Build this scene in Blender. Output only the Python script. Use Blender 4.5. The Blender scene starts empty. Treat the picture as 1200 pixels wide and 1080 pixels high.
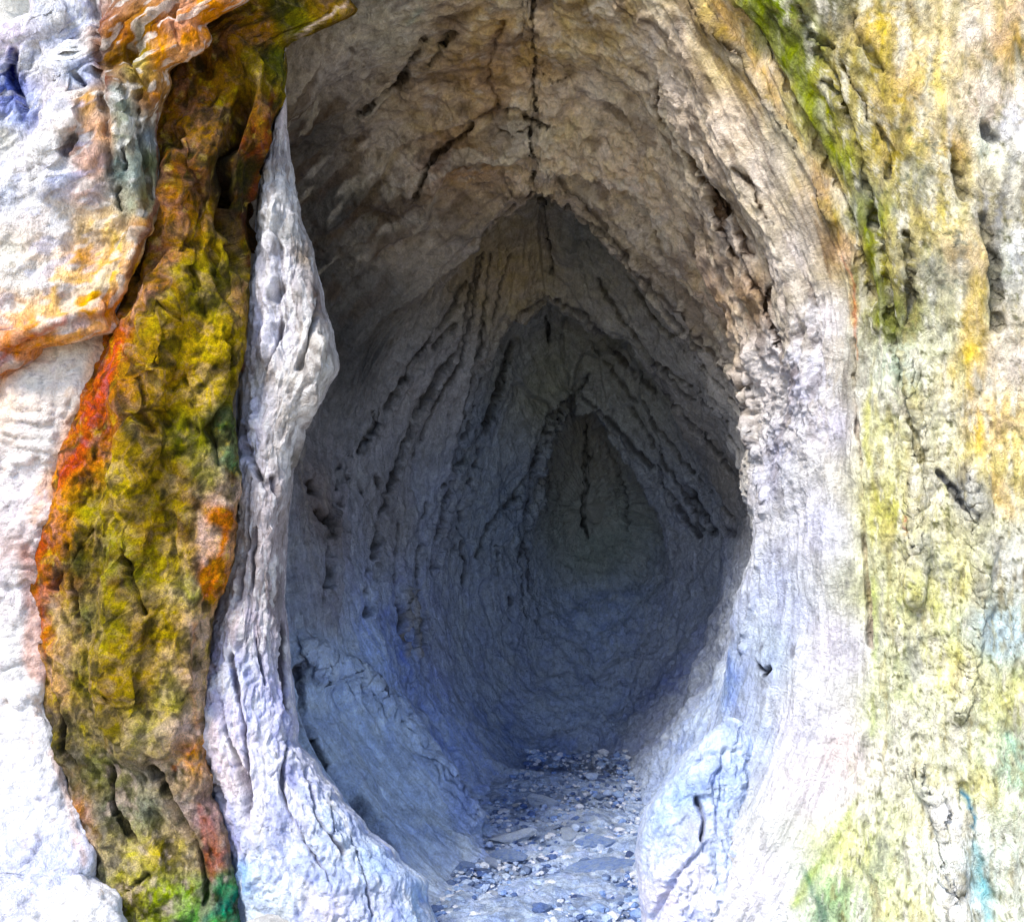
import bpy, math, random, time
import numpy as np
T0 = time.time()
C = bpy.context.scene.collection
SC = bpy.context.scene
F, CX, CY = 1200.0, 600.0, 540.0      # focal length and centre of the 1200x1080 view, in pixels

# ------------------------------------------------------------------ camera, sky, sun, exposure
cam = bpy.data.cameras.new('camera'); co = bpy.data.objects.new('camera', cam); C.objects.link(co)
co.location = (0, 0, 0); co.rotation_euler = (math.radians(90), 0, 0)
cam.sensor_width = 36.0; cam.lens = 36.0; cam.clip_start = 0.05; cam.clip_end = 400.0
SC.camera = co
SUN_EL, SUN_AZ = 50.0, 216.0           # azimuth clockwise from +Y (the way into the cave)
w = bpy.data.worlds.new('World'); SC.world = w; w.use_nodes = True
nt = w.node_tree; nt.nodes.clear()
sky = nt.nodes.new('ShaderNodeTexSky'); sky.sky_type = 'NISHITA'; sky.sun_disc = False
sky.sun_elevation = math.radians(SUN_EL); sky.sun_rotation = math.radians(SUN_AZ)
bg = nt.nodes.new('ShaderNodeBackground'); bg.inputs['Strength'].default_value = 0.13
wo = nt.nodes.new('ShaderNodeOutputWorld')
nt.links.new(sky.outputs[0], bg.inputs[0]); nt.links.new(bg.outputs[0], wo.inputs[0])
sl = bpy.data.lights.new('sun', 'SUN'); sl.energy = 2.4; sl.angle = math.radians(14); sl.color = (1.0, .93, .82)
so = bpy.data.objects.new('sun', sl); C.objects.link(so)
az, el = math.radians(SUN_AZ), math.radians(SUN_EL)
from mathutils import Vector
sd = Vector((math.sin(az)*math.cos(el), math.cos(az)*math.cos(el), math.sin(el)))
so.rotation_euler = sd.to_track_quat('Z', 'Y').to_euler()
SC.view_settings.view_transform = 'Standard'; SC.view_settings.look = 'None'
SC.view_settings.gamma = 1.0; SC.view_settings.use_curve_mapping = False
SC.view_settings.exposure = 1.3
SC.cycles.max_bounces = 10; SC.cycles.diffuse_bounces = 8

# ------------------------------------------------------------------ helpers
def smooth(x):
    x = np.clip(x, 0, 1); return x*x*(3-2*x)
def lin(c):
    c = np.asarray(c, float)/255.0
    return np.where(c <= .04045, c/12.92, ((c+.055)/1.055)**2.4)
def bmat(n, k, per):
    "n samples of a cubic B-spline over k cells"
    x = np.arange(n)/(n if per else max(n-1, 1))*k
    i = np.floor(x).astype(int); t = x-i
    W = [(1-t)**3/6, (3*t**3-6*t**2+4)/6, (-3*t**3+3*t**2+3*t+1)/6, t**3/6]
    M = np.zeros((n, k if per else k+4), np.float32)
    for q in range(4):
        M[np.arange(n), (i+q) % k if per else i+q] += W[q]
    return M
def gn(H, W, kh, kw, seed, per=False):
    "smooth random field about -1..1 on an H x W grid with kh x kw cells"
    kh = max(2, int(kh)); kw = max(2, int(kw))
    A, B = bmat(H, kh, False), bmat(W, kw, per)
    R = np.random.RandomState(seed).uniform(-1, 1, (A.shape[1], B.shape[1])).astype(np.float32)
    return (A @ R @ B.T)*2.1
def fbm(H, W, kh, kw, seed, octv=5, gain=.55, per=False, ridged=False):
    s = np.zeros((H, W), np.float32); a = 1; tot = 0
    for o in range(octv):
        if kh*2**o > H/1.5 or kw*2**o > W/1.5: break
        n = gn(H, W, kh*2**o, kw*2**o, seed+o*17, per)
        if ridged: n = 1-2*np.abs(n)
        s += a*n; tot += a; a *= gain
    return s/max(tot, 1e-6)*1.3
def vn(P, sc, seed):
    "value noise -1..1 in world space; sc may stretch the axes"
    q = P.reshape(-1, 3)*np.asarray(sc, np.float32)+seed*7.31+500
    i = np.floor(q).astype(np.int32); f = (q-i).astype(np.float32); f = f*f*(3-2*f); i &= 63
    T = np.random.RandomState(seed).uniform(-1, 1, 64**3).astype(np.float32)
    x0, y0, z0 = i.T; x1, y1, z1 = ((i+1) & 63).T; y0 = y0*64; y1 = y1*64; z0 = z0*4096; z1 = z1*4096
    fx, fy, fz = f.T
    a = T[x0+y0+z0]*(1-fx)+T[x1+y0+z0]*fx; b = T[x0+y1+z0]*(1-fx)+T[x1+y1+z0]*fx
    c = T[x0+y0+z1]*(1-fx)+T[x1+y0+z1]*fx; d = T[x0+y1+z1]*(1-fx)+T[x1+y1+z1]*fx
    a += (b-a)*fy; c += (d-c)*fy
    return (a+(c-a)*fz).reshape(P.shape[:-1])
def vf(P, sc, seed, octv=4, gain=.55, ridged=False):
    s = 0; a = 1.0; tot = 0
    for o in range(octv):
        n = vn(P, np.asarray(sc, float)*1.93**o, seed+o*13)
        if ridged: n = 1-2*np.abs(n)
        s = s+a*n; tot += a; a *= gain
    return s/tot*1.5
def terr(n, k=4, sharp=4.0):
    "flat treads and short risers, as broken bedding has"
    x = n*k; i = np.floor(x); return (i+smooth((x-i-.5)*sharp+.5)-x*.35)/k
def catmull(K, t, tens=.5):
    "K control rows (k, c) sampled at t"
    closed = False; K = np.asarray(K, float); k = len(K)
    i = np.minimum(np.floor(t).astype(int), (k if closed else k-1)-1); f = (t-i)[:, None]
    g = (lambda j: K[j % k]) if closed else (lambda j: K[np.clip(j, 0, k-1)])
    p0, p1, p2, p3 = g(i-1), g(i), g(i+1), g(i+2)
    m1, m2 = (p2-p0)*tens, (p3-p1)*tens
    return (2*f**3-3*f**2+1)*p1+(f**3-2*f**2+f)*m1+(-2*f**3+3*f**2)*p2+(f**3-f**2)*m2
def at(u, v, d):
    return np.array([(u-CX)/F*d, d, (CY-v)/F*d])

class Surf:
    "a grid surface with displacement and pigment"
    def __init__(s, P, per=False, seed=1, flip=False):
        s.P = P.astype(np.float32); s.H, s.W = P.shape[:2]; s.per = per; s.seed = seed; s.flip = flip
        s.D = np.zeros((s.H, s.W), np.float32); s.dirty()
        s.jag = fbm(s.H, s.W, s.H/28, s.W/28, seed+900, 3, .7, per)
        s.col = np.zeros((s.H, s.W, 3), np.float32)+.4; s.uv = None; s.flow = None; s.paint = []; s.pending = []
    def dirty(s):
        s.N = s.normals(); P = s.P
        d = np.maximum(P[..., 1], .05)
        s.U = CX+F*P[..., 0]/d; s.V = CY-F*P[..., 2]/d; s.Dp = d
        s.fu, s.fv, s.fd = s.U[::2, ::2].ravel(), s.V[::2, ::2].ravel(), d[::2, ::2].ravel()
        s.fp = P[::2, ::2].reshape(-1, 3)
    def normals(s):
        P = s.P
        if s.per: dx = np.roll(P, -1, 1)-np.roll(P, 1, 1)
        else: dx = np.gradient(P, axis=1)
        dy = np.gradient(P, axis=0)
        n = np.cross(dx, dy); n /= np.maximum(np.linalg.norm(n, axis=2, keepdims=True), 1e-9)
        return n if not s.flip else -n
    def fit(s, uL, uR):
        "bring the two sides of a buttress back to their outline after displacement"
        k = np.ones(31)/31; pad = lambda x: np.convolve(np.pad(x, 15, 'edge'), k, 'valid')
        a, b = pad(s.U.min(1)), pad(s.U.max(1)); sc = (uR-uL)/np.maximum(b-a, 1)
        c = s.P[..., 1]/F
        X = (s.U-a[:, None])*sc[:, None]+uL[:, None]
        s.P = s.P.copy(); s.P[..., 0] = (X-CX)*c; s.dirty()
    def push(s, a):
        "a in metres, + is out of the rock"
        s.P = s.P+s.N*np.asarray(a, np.float32)[..., None]; s.dirty()
    def pick(s, u, v, r=5):
        m = np.nonzero((np.abs(s.fu-u) < r) & (np.abs(s.fv-v) < r))[0]
        if len(m) == 0:
            if r > 40: return None
            return s.pick(u, v, r*2)
        return s.fp[m[np.argmin(s.fd[m]+.02*np.hypot(s.fu[m]-u, s.fv[m]-v))]]
    def stroke(s, pts, w, disp=0, col=None, a=1.0, jag=.5, hard=.0, rough=0):
        "pts in photo pixels, w half width in pixels (or (start, end)), disp in metres"
        pts = np.asarray(pts, float)
        w0, w1 = w if isinstance(w, tuple) else (w, w)
        out = []
        if len(pts) == 1: q = [pts[0]]
        else:
            cum = np.r_[0, np.cumsum(np.hypot(*np.diff(pts, axis=0).T))]
            n = max(2, int(cum[-1]/max(5, min(w0, w1)))+1)
            tt = np.linspace(0, cum[-1], n); q = np.c_[np.interp(tt, cum, pts[:, 0]), np.interp(tt, cum, pts[:, 1])]
        G = [s.pick(x, y) for x, y in q]
        n = len(G); best = None
        ok = [g for g in G if g is not None]
        if not ok: return
        A = np.array(ok); R = max(w0, w1)*A[:, 1].max()/F*(1.1+jag)
        lo, hi = A.min(0)-R, A.max(0)+R
        m = np.nonzero(np.all((s.P > lo) & (s.P < hi), axis=2))
        if len(m[0]) == 0: return
        Q = s.P[m]; best = np.full(len(Q), 9.0, np.float32); J = s.jag[m]
        for i in range(max(1, n-1)):
            a0, b0 = G[i], G[min(i+1, n-1)]
            if a0 is None or b0 is None: continue
            ww = (w0+(w1-w0)*(i+.5)/max(1, n-1))*a0[1]/F
            ab = b0-a0; L = float(ab @ ab)
            if L > (ww*3+.35)**2: b0 = a0; ab = a0*0; L = 0
            t = np.clip(((Q-a0) @ ab)/L, 0, 1) if L > 1e-10 else np.zeros(len(Q))
            dd = np.linalg.norm(Q-a0-t[:, None]*ab, axis=1)/ww
            best = np.minimum(best, dd)
        e = smooth((1-best+J*jag)/(1-hard if hard < 1 else .01))
        if disp: s.D[m] += e*disp
        if col is not None:
            c = lin(col).astype(np.float32)
            s.paint.append((m, (e*a)[:, None], c)); k = (e*a)[:, None]; s.col[m] = s.col[m]*(1-k)+c*k
    def dots(s, L, warp=.5, power=3.0, scale=40):
        "base pigment from (u, v, (r, g, b)) dabs, blended by distance over the surface"
        H, W = s.H, s.W
        wx = [fbm(H, W, H/60, W/60, s.seed+300+i*31, 4, .6, s.per)*scale*warp for i in range(2)]
        acc = np.zeros((H, W, 3), np.float32); ws = np.zeros((H, W), np.float32)
        for u, v, c in L:
            g = s.pick(u, v)
            if g is None: g = at(u, v, 5.0)
            d = np.linalg.norm(s.P-g.astype(np.float32), axis=2)/g[1]*F
            d = np.abs(d+wx[0]*.5+wx[1]*.3*((u*7+v*13) % 3-1))+6
            k = 1/d**power
            acc += k[..., None]*lin(c).astype(np.float32); ws += k
        s.col = acc/ws[..., None]; s.pending = s.paint; s.paint = []
    def speck(s, kh, kw, thr, col, a, seed, soft=.12, mask=None, octv=3):
        n = fbm(s.H, s.W, kh, kw, seed, octv, .6, s.per)
        k = smooth((n-thr)/soft)*a
        if mask is not None: k = k*mask
        s.col = s.col*(1-k[..., None])+lin(col).astype(np.float32)*k[..., None]
        return k
    def build(s, name, mat, kind=None, keep=None):
        H, W = s.H, s.W
        for m, k, c in s.pending: s.col[m] = s.col[m]*(1-k)+c*k      # stroke colours over the dabs; darkness of crevices is painted in
        me = bpy.data.meshes.new(name)
        idx = np.arange(H*W).reshape(H, W)
        if s.per: a, b = idx[:-1], np.roll(idx, -1, 1)[:-1]; c, d = np.roll(idx, -1, 1)[1:], idx[1:]
        else: a, b, c, d = idx[:-1, :-1], idx[:-1, 1:], idx[1:, 1:], idx[1:, :-1]
        q = np.stack([a, b, c, d], -1)
        if keep is not None: q = q[keep]
        q = q.reshape(-1, 4)
        if s.flip: q = q[:, ::-1]
        used = np.unique(q); rem = np.zeros(H*W, int); rem[used] = np.arange(len(used)); q = rem[q]
        V = s.P.reshape(-1, 3)[used]; nv, nf = len(V), len(q)
        me.vertices.add(nv); me.vertices.foreach_set('co', V.astype(np.float32).ravel())
        me.loops.add(nf*4); me.loops.foreach_set('vertex_index', q.astype(np.int32).ravel())
        me.polygons.add(nf); me.polygons.foreach_set('loop_start', np.arange(nf, dtype=np.int32)*4)
        me.polygons.foreach_set('loop_total', np.full(nf, 4, np.int32))
        me.update(calc_edges=True)
        me.shade_smooth()
        ca = me.color_attributes.new('pigment', 'FLOAT_COLOR', 'POINT')
        cc = np.ones((nv, 4), np.float32); c0 = np.maximum(s.col.reshape(-1, 3)[used], .004); cc[:, :3] = c0*np.minimum(1, .86/c0.max(1, keepdims=True))
        if s.flow is not None: cc[:, 3] = s.flow.reshape(-1)[used]
        ca.data.foreach_set('color', cc.ravel())
        if s.uv is not None:
            ul = me.uv_layers.new(name='flow'); ul.data.foreach_set('uv', s.uv.reshape(-1, 2)[used][q.ravel()].astype(np.float32).ravel())
        me.materials.append(mat)
        o = bpy.data.objects.new(name, me); C.objects.link(o)
        if kind: o['kind'] = kind
        print('built', name, nf*2, 'tris', round(time.time()-T0, 1), 's')
        return o

def tag(o, label, cat, group=None, kind=None):
    o['label'] = label; o['category'] = cat
    if group: o['group'] = group
    if kind: o['kind'] = kind
    return o

def rock_mat(name, scale=1.0, bump=.012, var=.35, streak=(1, 1, 1), rough=.95, hue=.012, crack=.10, flow=0):
    m = bpy.data.materials.new(name); m.use_nodes = True; n = m.node_tree; n.nodes.clear(); L = n.links.new
    N = n.nodes.new
    out = N('ShaderNodeOutputMaterial'); b = N('ShaderNodeBsdfPrincipled'); L(b.outputs[0], out.inputs[0])
    b.inputs['Roughness'].default_value = rough; b.inputs['Specular IOR Level'].default_value = .12
    at_ = N('ShaderNodeVertexColor'); at_.layer_name = 'pigment'
    tc = N('ShaderNodeTexCoord'); mp = N('ShaderNodeMapping'); L(tc.outputs['Object'], mp.inputs[0]); mp.inputs['Scale'].default_value = streak
    def noise(sc, det, r, dist=0):
        t = N('ShaderNodeTexNoise'); t.inputs['Scale'].default_value = sc*scale; t.inputs['Detail'].default_value = det
        t.inputs['Roughness'].default_value = r; t.inputs['Distortion'].default_value = dist; L(mp.outputs[0], t.inputs[0]); return t
    if flow:                                         # streaks that follow the strata
        fm = N('ShaderNodeMapping'); fm.inputs['Scale'].default_value = (.5, 2.6, 1); uv = N('ShaderNodeUVMap'); uv.uv_map = 'flow'; L(uv.outputs[0], fm.inputs[0])
        dn = N('ShaderNodeTexNoise'); dn.inputs['Scale'].default_value = 2.5; L(tc.outputs['Object'], dn.inputs[0])
        dm = N('ShaderNodeVectorMath'); dm.operation = 'MULTIPLY_ADD'; L(dn.outputs[1], dm.inputs[0]); dm.inputs[1].default_value = (.5, .5, 0); L(fm.outputs[0], dm.inputs[2])
    n1 = noise(16, 6, .72, .6); n2 = noise(70, 5, .7, .3); n3 = noise(5, 5, .65, 1.0)
    def rng(src, a, b_, lo, hi):
        r = N('ShaderNodeMapRange'); r.inputs[1].default_value = a; r.inputs[2].default_value = b_
        r.inputs[3].default_value = lo; r.inputs[4].default_value = hi; L(src, r.inputs[0]); return r.outputs[0]
    f1 = rng(n1.outputs[0], .3, .7, 1-var, 1+var*.8); f2 = rng(n2.outputs[0], .3, .7, 1-var*.8, 1+var*.6)
    mu = N('ShaderNodeMath'); mu.operation = 'MULTIPLY'; L(f1, mu.inputs[0]); L(f2, mu.inputs[1])
    sc_ = N('ShaderNodeVectorMath'); sc_.operation = 'SCALE'; L(at_.outputs[0], sc_.inputs[0]); L(mu.outputs[0], sc_.inputs['Scale'])
    hs = N('ShaderNodeHueSaturation'); L(rng(n3.outputs[0], .3, .7, .5-hue, .5+hue), hs.inputs['Hue']); L(rng(n3.outputs[0], .35, .65, .8, 1.25), hs.inputs['Saturation'])
    L(sc_.outputs[0], hs.inputs['Color']); L(hs.outputs[0], b.inputs['Base Color'])
    vo = N('ShaderNodeTexVoronoi'); vo.feature = 'DISTANCE_TO_EDGE'; vo.inputs['Scale'].default_value = 9*scale
    wn = noise(7, 4, .6); mx = N('ShaderNodeVectorMath'); mx.operation = 'MULTIPLY_ADD'
    L(wn.outputs[1], mx.inputs[0]); mx.inputs[1].default_value = (.25, .25, .25); L(mp.outputs[0], mx.inputs[2]); L(mx.outputs[0], vo.inputs[0])
    pm = rng(n3.outputs[0], .5, .62, 0, 1)
    iv = N('ShaderNodeMath'); iv.operation = 'MAXIMUM'; L(rng(vo.outputs[0], 0, .05, 0, 1), iv.inputs[0]); L(pm, iv.inputs[1]); cr = iv.outputs[0]
    ad = N('ShaderNodeMath'); ad.operation = 'MULTIPLY_ADD'; L(n2.outputs[0], ad.inputs[0]); ad.inputs[1].default_value = .45; L(n1.outputs[0], ad.inputs[2])
    ad2 = N('ShaderNodeMath'); ad2.operation = 'MULTIPLY_ADD'; L(cr, ad2.inputs[0]); ad2.inputs[1].default_value = crack; L(ad.outputs[0], ad2.inputs[2])
    if flow:
        fn = N('ShaderNodeTexNoise'); fn.inputs['Scale'].default_value = 6; fn.inputs['Detail'].default_value = 7; fn.inputs['Roughness'].default_value = .7; L(dm.outputs[0], fn.inputs[0])
        fx = N('ShaderNodeMix'); fx.data_type = 'FLOAT'; fx.inputs[2].default_value = .5; L(at_.outputs[1], fx.inputs[0]); L(fn.outputs[0], fx.inputs[3]); fo_ = fx.outputs[0]
        ad3 = N('ShaderNodeMath'); ad3.operation = 'MULTIPLY_ADD'; L(fo_, ad3.inputs[0]); ad3.inputs[1].default_value = flow; L(ad2.outputs[0], ad3.inputs[2]); ad2 = ad3
        m2 = N('ShaderNodeMath'); m2.operation = 'MULTIPLY'; L(rng(fo_, .32, .68, .70, 1.24), m2.inputs[0]); L(mu.outputs[0], m2.inputs[1]); L(m2.outputs[0], sc_.inputs['Scale'])
    bp = N('ShaderNodeBump'); bp.inputs['Strength'].default_value = 1.0; bp.inputs['Distance'].default_value = bump
    L(ad2.outputs[0], bp.inputs['Height']); L(bp.outputs[0], b.inputs['Normal'])
    return m
M_FACE = rock_mat('stained_rock', 1.2, .035, .42, (1, 1, .55))
M_CAVE = rock_mat('cave_rock', 1, .035, .30, (1, 1, 1), flow=1.0)
M_FLOOR = rock_mat('floor_dirt', 1.6, .03, .4, (1, 1, 1), crack=0)
M_MOSS = rock_mat('mossy_rock', 2.3, .045, .6, hue=.02, crack=0)
M_WHITE = rock_mat('pale_rock', 1.2, .025, .26)

def ledges(tt, n, seed, sharp=.18, per=True, kh=6, kw=14, wob=.5):
    "saw-tooth strata: crests that break off sharply; tt in strata units"
    H, W = tt.shape
    x = tt+fbm(H, W, kh, kw, seed, 4, .5, per)*wob
    f = x-np.floor(x)
    return np.where(f < 1-sharp, f/(1-sharp), (1-f)/sharp)-.5

#%%CAVE
# ------------------------------------------------------------------ the cave: rings from the cliff inwards
# every ring: 12 points (apex, clockwise through the right wall, floor, left wall) as seen from the path, at its own depth
RINGS = [
 # cliff outer edge
 [(600,-1500,4.2),(1300,-1300,3.9),(2000,-400,3.7),(2300,540,3.6),(2100,1200,3.6),(1400,1500,3.9),(620,1500,4.2),(-100,1400,4.4),(-800,1000,4.6),(-900,550,5.0),(-500,260,5.4),(140,-30,5.5)],
 [(610,-700,4.4),(1060,-600,4.3),(1330,130,4.25),(1380,560,4.2),(1340,980,4.2),(1170,1330,4.2),(620,1330,4.35),(150,1280,4.7),(-200,960,4.9),(-250,580,5.1),(-60,230,5.3),(240,-40,5.35)],
 [(615,-330,4.6),(890,-120,4.5),(1100,250,4.4),(1150,560,4.4),(1130,880,4.4),(1000,1200,4.4),(620,1230,4.5),(380,1200,4.9),(120,930,5.2),(80,590,5.3),(120,210,5.3),(310,-45,5.25)],
 # rim
 [(618,-190,4.75),(800,-75,4.75),(985,270,4.68),(1008,560,4.66),(1012,850,4.62),(890,1130,4.6),(620,1180,4.7),(440,1150,5.0),(240,900,5.25),(230,600,5.3),(250,200,5.25),(370,-40,5.1)],
 # inner face of the rim
 [(621,-60,5.0),(790,60,5.0),(935,360,4.9),(955,585,4.86),(930,850,4.8),(800,1110,4.7),(640,1120,4.8),(460,1120,4.95),(300,880,5.3),(280,600,5.4),(290,240,5.4),(400,30,5.3)],
 # lip
 [(622,80,5.5),(770,170,5.5),(872,425,5.45),(893,600,5.4),(860,800,5.35),(765,1052,5.3),(650,1062,5.3),(500,1050,5.3),(350,840,5.5),(320,600,5.7),(292,300,6.05),(440,120,5.85)],
 [(624,205,6.1),(735,245,6.15),(860,410,6.2),(900,600,6.1),(860,800,6.0),(752,1000,5.9),(660,1006,5.9),(560,1000,5.9),(420,830,6.0),(370,620,6.1),(348,385,6.45),(500,232,6.25)],
 # first arch, and the hollow that opens behind it
 [(629,226,6.35),(706,264,6.4),(815,400,6.5),(890,600,6.4),(850,790,6.3),(745,970,6.2),(662,975,6.2),(572,970,6.2),(450,815,6.3),(405,630,6.4),(415,430,6.65),(562,278,6.5)],
 [(630,196,6.8),(722,248,6.8),(822,410,6.75),(880,600,6.75),(845,785,6.7),(741,948,6.6),(665,950,6.6),(585,948,6.6),(480,810,6.7),(440,640,6.75),(462,430,6.75),(546,276,6.8)],
 [(640,350,7.2),(716,388,7.2),(800,478,7.2),(850,605,7.2),(825,770,7.2),(735,905,7.1),(672,905,7.1),(612,905,7.1),(535,800,7.2),(508,640,7.2),(530,510,7.2),(586,402,7.2)],
 # second arch
 [(642,322,7.6),(734,368,7.6),(800,490,7.6),(842,612,7.6),(816,750,7.5),(735,868,7.4),(680,868,7.4),(620,868,7.4),(560,780,7.5),(540,640,7.6),(565,500,7.6),(580,394,7.6)],
 [(667,464,8.0),(712,496,8.0),(752,562,8.0),(778,632,8.0),(770,716,8.0),(735,792,7.9),(682,795,7.9),(630,790,7.9),(605,735,8.0),(605,640,8.0),(618,560,8.0),(640,492,8.0)],
 # last hollow
 [(674,452,8.4),(720,500,8.4),(756,560,8.4),(776,612,8.4),(762,664,8.4),(725,710,8.3),(685,720,8.3),(648,710,8.3),(628,664,8.4),(622,610,8.4),(632,556,8.4),(644,494,8.4)],
 [(684,530,8.8),(698,548,8.8),(712,572,8.8),(718,600,8.8),(712,628,8.75),(702,645,8.7),(685,652,8.7),(668,645,8.7),(656,628,8.75),(652,600,8.8),(658,572,8.8),(672,548,8.8)],
 [(686,598,8.95)]*12,
]
R = np.array([[at(u, v, d if d < 6.1 else 6.1+(d-6.1)*1.5) for u, v, d in r] for r in RINGS])           # (14, 12, 3)
wseg = [105, 105, 155, 160, 95, 45, 45, 70, 100, 110, 100, 80]      # samples round the ring, closest where the rim is in view
tw = np.concatenate([q+np.arange(n)/n for q, n in enumerate(wseg)]); NW = len(tw)
ring_s = np.stack([catmull(np.vstack([r, r[:1]]), tw) for r in R])     # the apex stays a corner
seg = np.array([14, 60, 85, 66, 85, 85, 40, 60, 65, 40, 60, 45, 25, 10])
tk = np.concatenate([q+np.arange(n)/n for q, n in enumerate(seg)]+[[len(seg)]])
NT = len(tk)
K = ring_s.reshape(len(R), -1)
i = np.minimum(np.floor(tk).astype(int), len(R)-2); f = (tk-i)[:, None]
g = lambda j: K[np.clip(j, 0, len(R)-1)]
m1, m2 = (g(i+1)-g(i-1))*.45, (g(i+2)-g(i))*.45
Pc = ((2*f**3-3*f**2+1)*g(i)+(f**3-2*f**2+f)*m1+(-2*f**3+3*f**2)*g(i+1)+(f**3-f**2)*m2).reshape(NT, NW, 3)
cave = Surf(Pc, per=True, seed=11, flip=False)
# which way do normals point? towards the tunnel axis / the viewer
ctr = Pc.mean(1, keepdims=True); t_mid = int(NT*.6)
if np.sum((ctr-Pc)[t_mid]*cave.N[t_mid]) < 0: cave.flip = True; cave.dirty()
TT = np.repeat(tk[:, None], NW, 1).astype(np.float32)
TH = np.repeat(tw[None], NT, 0).astype(np.float32)   # 0 apex, 3 right, 6 floor, 9 left
inside = smooth((TT-4.5)/1.5); face = 1-smooth((TT-2.6)/.8)
floorm = np.exp(-((TH-6)/1.0)**2)
upper = smooth((np.cos(TH/12*2*np.pi)+.35)/.9)
H, W = NT, NW
end = smooth((14-TT)/2.2)
size = (.3+.7*end)
ceil_ = upper*smooth((TT-3.2)/.8)*(1-smooth((TT-6.0)/.8)); jamb = smooth((TT-2.6)/.6)*(1-smooth((TT-5.2)/.8))*(1-ceil_)
deepfloor = np.exp(-((TH-5.6)/1.9)**4)*smooth((TT-7.0)/1.2)
d = fbm(H, W, 12, 12, 21, 4, .55, True)*.08*size
d += ledges(TT*1.3+.25*np.sin(TH*1.3), 1, 31, .12, True, 7, 12, .9)*(.03+.07*upper)*inside*size*(1-.7*floorm)
d += ledges(TT*4+.5*np.sin(TH*.9+1), 1, 37, .2, True, 10, 18, 1.5)*.026*(.12+.75*inside)*size*(1-.7*floorm)*(1-.8*ceil_)
d += ledges(TT*9+.5*np.sin(TH*1.7+1), 1, 38, .3, True, 12, 12, 1.6)*.008*(jamb+.7*inside)*size*(1-.7*floorm)
d += fbm(H, W, 60, 50, 41, 5, .62, True, True)*.016*size*(1-.6*ceil_)*(1-.55*jamb)
# the ceiling breaks in blocks and slabs
a1, a2 = fbm(H, W, 26, 44, 45, 4, .55, True), fbm(H, W, 40, 30, 46, 3, .5, True)
d += (np.round(a1*3+.6*a2)/3-a1*.4)*.030*ceil_+fbm(H, W, 70, 130, 47, 4, .65, True, True)*.018*ceil_
# cliff: folds that run down the rock
n1 = vf(cave.P, (6, 6, 3.2), 3, 5, .6); n2 = vf(cave.P, (9, 9, 9), 4, 4, .6, True); n3 = vf(cave.P, (22, 22, 10), 5, 3, .65)
d = d*(1-.8*face)*(1-smooth((TT-12.2)/1.2))
d += n1*.05*face+vf(cave.P, (7, 7, 1.6), 9, 3, .5, True)*.022*face+n2*.016*face*smooth((fbm(H, W, 6, 8, 55, 2, .5, True)+.2)*2)+n3*.008*(.35+.65*face)
d += (n1*.05+n2*.04)*smooth((TT-12.2)/1.2)*smooth((14.2-TT)/1)+n2*.010*inside*size*(1-smooth((TT-12.2)/1.2))
n4 = vf(cave.P, (3.2, 3.2, 3.2), 8, 4, .5)
d += terr(n4, 4)*.055*(inside*.6+ceil_*.7+jamb*.25+face*.35)*(.4+.6*end)*(1-.6*floorm)
d = d*(1-.75*deepfloor)+(vf(cave.P, (4, 4, 4), 10, 5, .6)*.10+terr(vf(cave.P, (5, 5, 5), 12, 4, .5), 3)*.05)*deepfloor*end
cave.push(d)
S = cave.stroke
# --- cracks and ridges cut in the rock (photo pixels)
DK = (38, 30, 24)
S([(627,-20),(622,40),(628,80),(624,112),(629,130),(621,160),(626,190),(623,214)], 3.4, -.045, DK, .9, .15)
S([(628,80),(650,96),(668,90)], (3,2), -.04, DK, .6); S([(624,150),(600,160),(584,154)], (3,2), -.04, DK, .5)
S([(630,226),(636,250),(640,285),(646,320)], (3.5, 4.5), -.06, (20,18,16), .9, .2)
S([(640,370),(644,400)], 3, -.05, (20,18,16), .7)
S([(685,500),(686,560),(684,590),(685,622)], (4, 3), -.04, (30,30,28), .7, .12)
S([(640,150),(600,128),(560,140),(535,165),(510,180),(497,200),(485,240)], (4,5), -.05, (60,46,32), .8, .2)
S([(590,30),(575,60),(572,100),(585,125)], 5, -.03, (120,92,62), .6)
S([(530,40),(518,52),(512,70),(505,80)], (10,5), -.12, (40,45,35), .8)
S([(498,50),(475,90),(450,115),(420,135)], (9,6), -.07, (90,78,66), .6, .25)
for p in ([(770,95),(765,130),(790,170),(840,235),(880,300)], [(860,200),(880,215),(895,255)], [(905,330),(890,370),(912,405)], [(800,180),(850,290),(890,350),(910,400)]):
    S(p, (5,7), -.06, (92,68,48), .75, .9)
S([(640,200),(700,255),(760,330),(820,395),(865,450),(885,520)], (5,8), .06, None)
S([(645,205),(705,262),(765,338),(825,402),(866,462)], 6, -.06, (70,56,44), .5)
for p in ([(720,300),(760,370),(820,430),(865,480)], [(700,330),(760,420),(830,470),(870,540)], [(690,400),(745,470),(800,540),(860,610)],
          [(740,480),(800,580),(825,625),(860,620)]):
    S(p, 4, -.05, (60,56,50), .5, .25)
S([(805,575),(830,620),(858,625)], (9,7), -.14, (26,24,22), .7)
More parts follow.
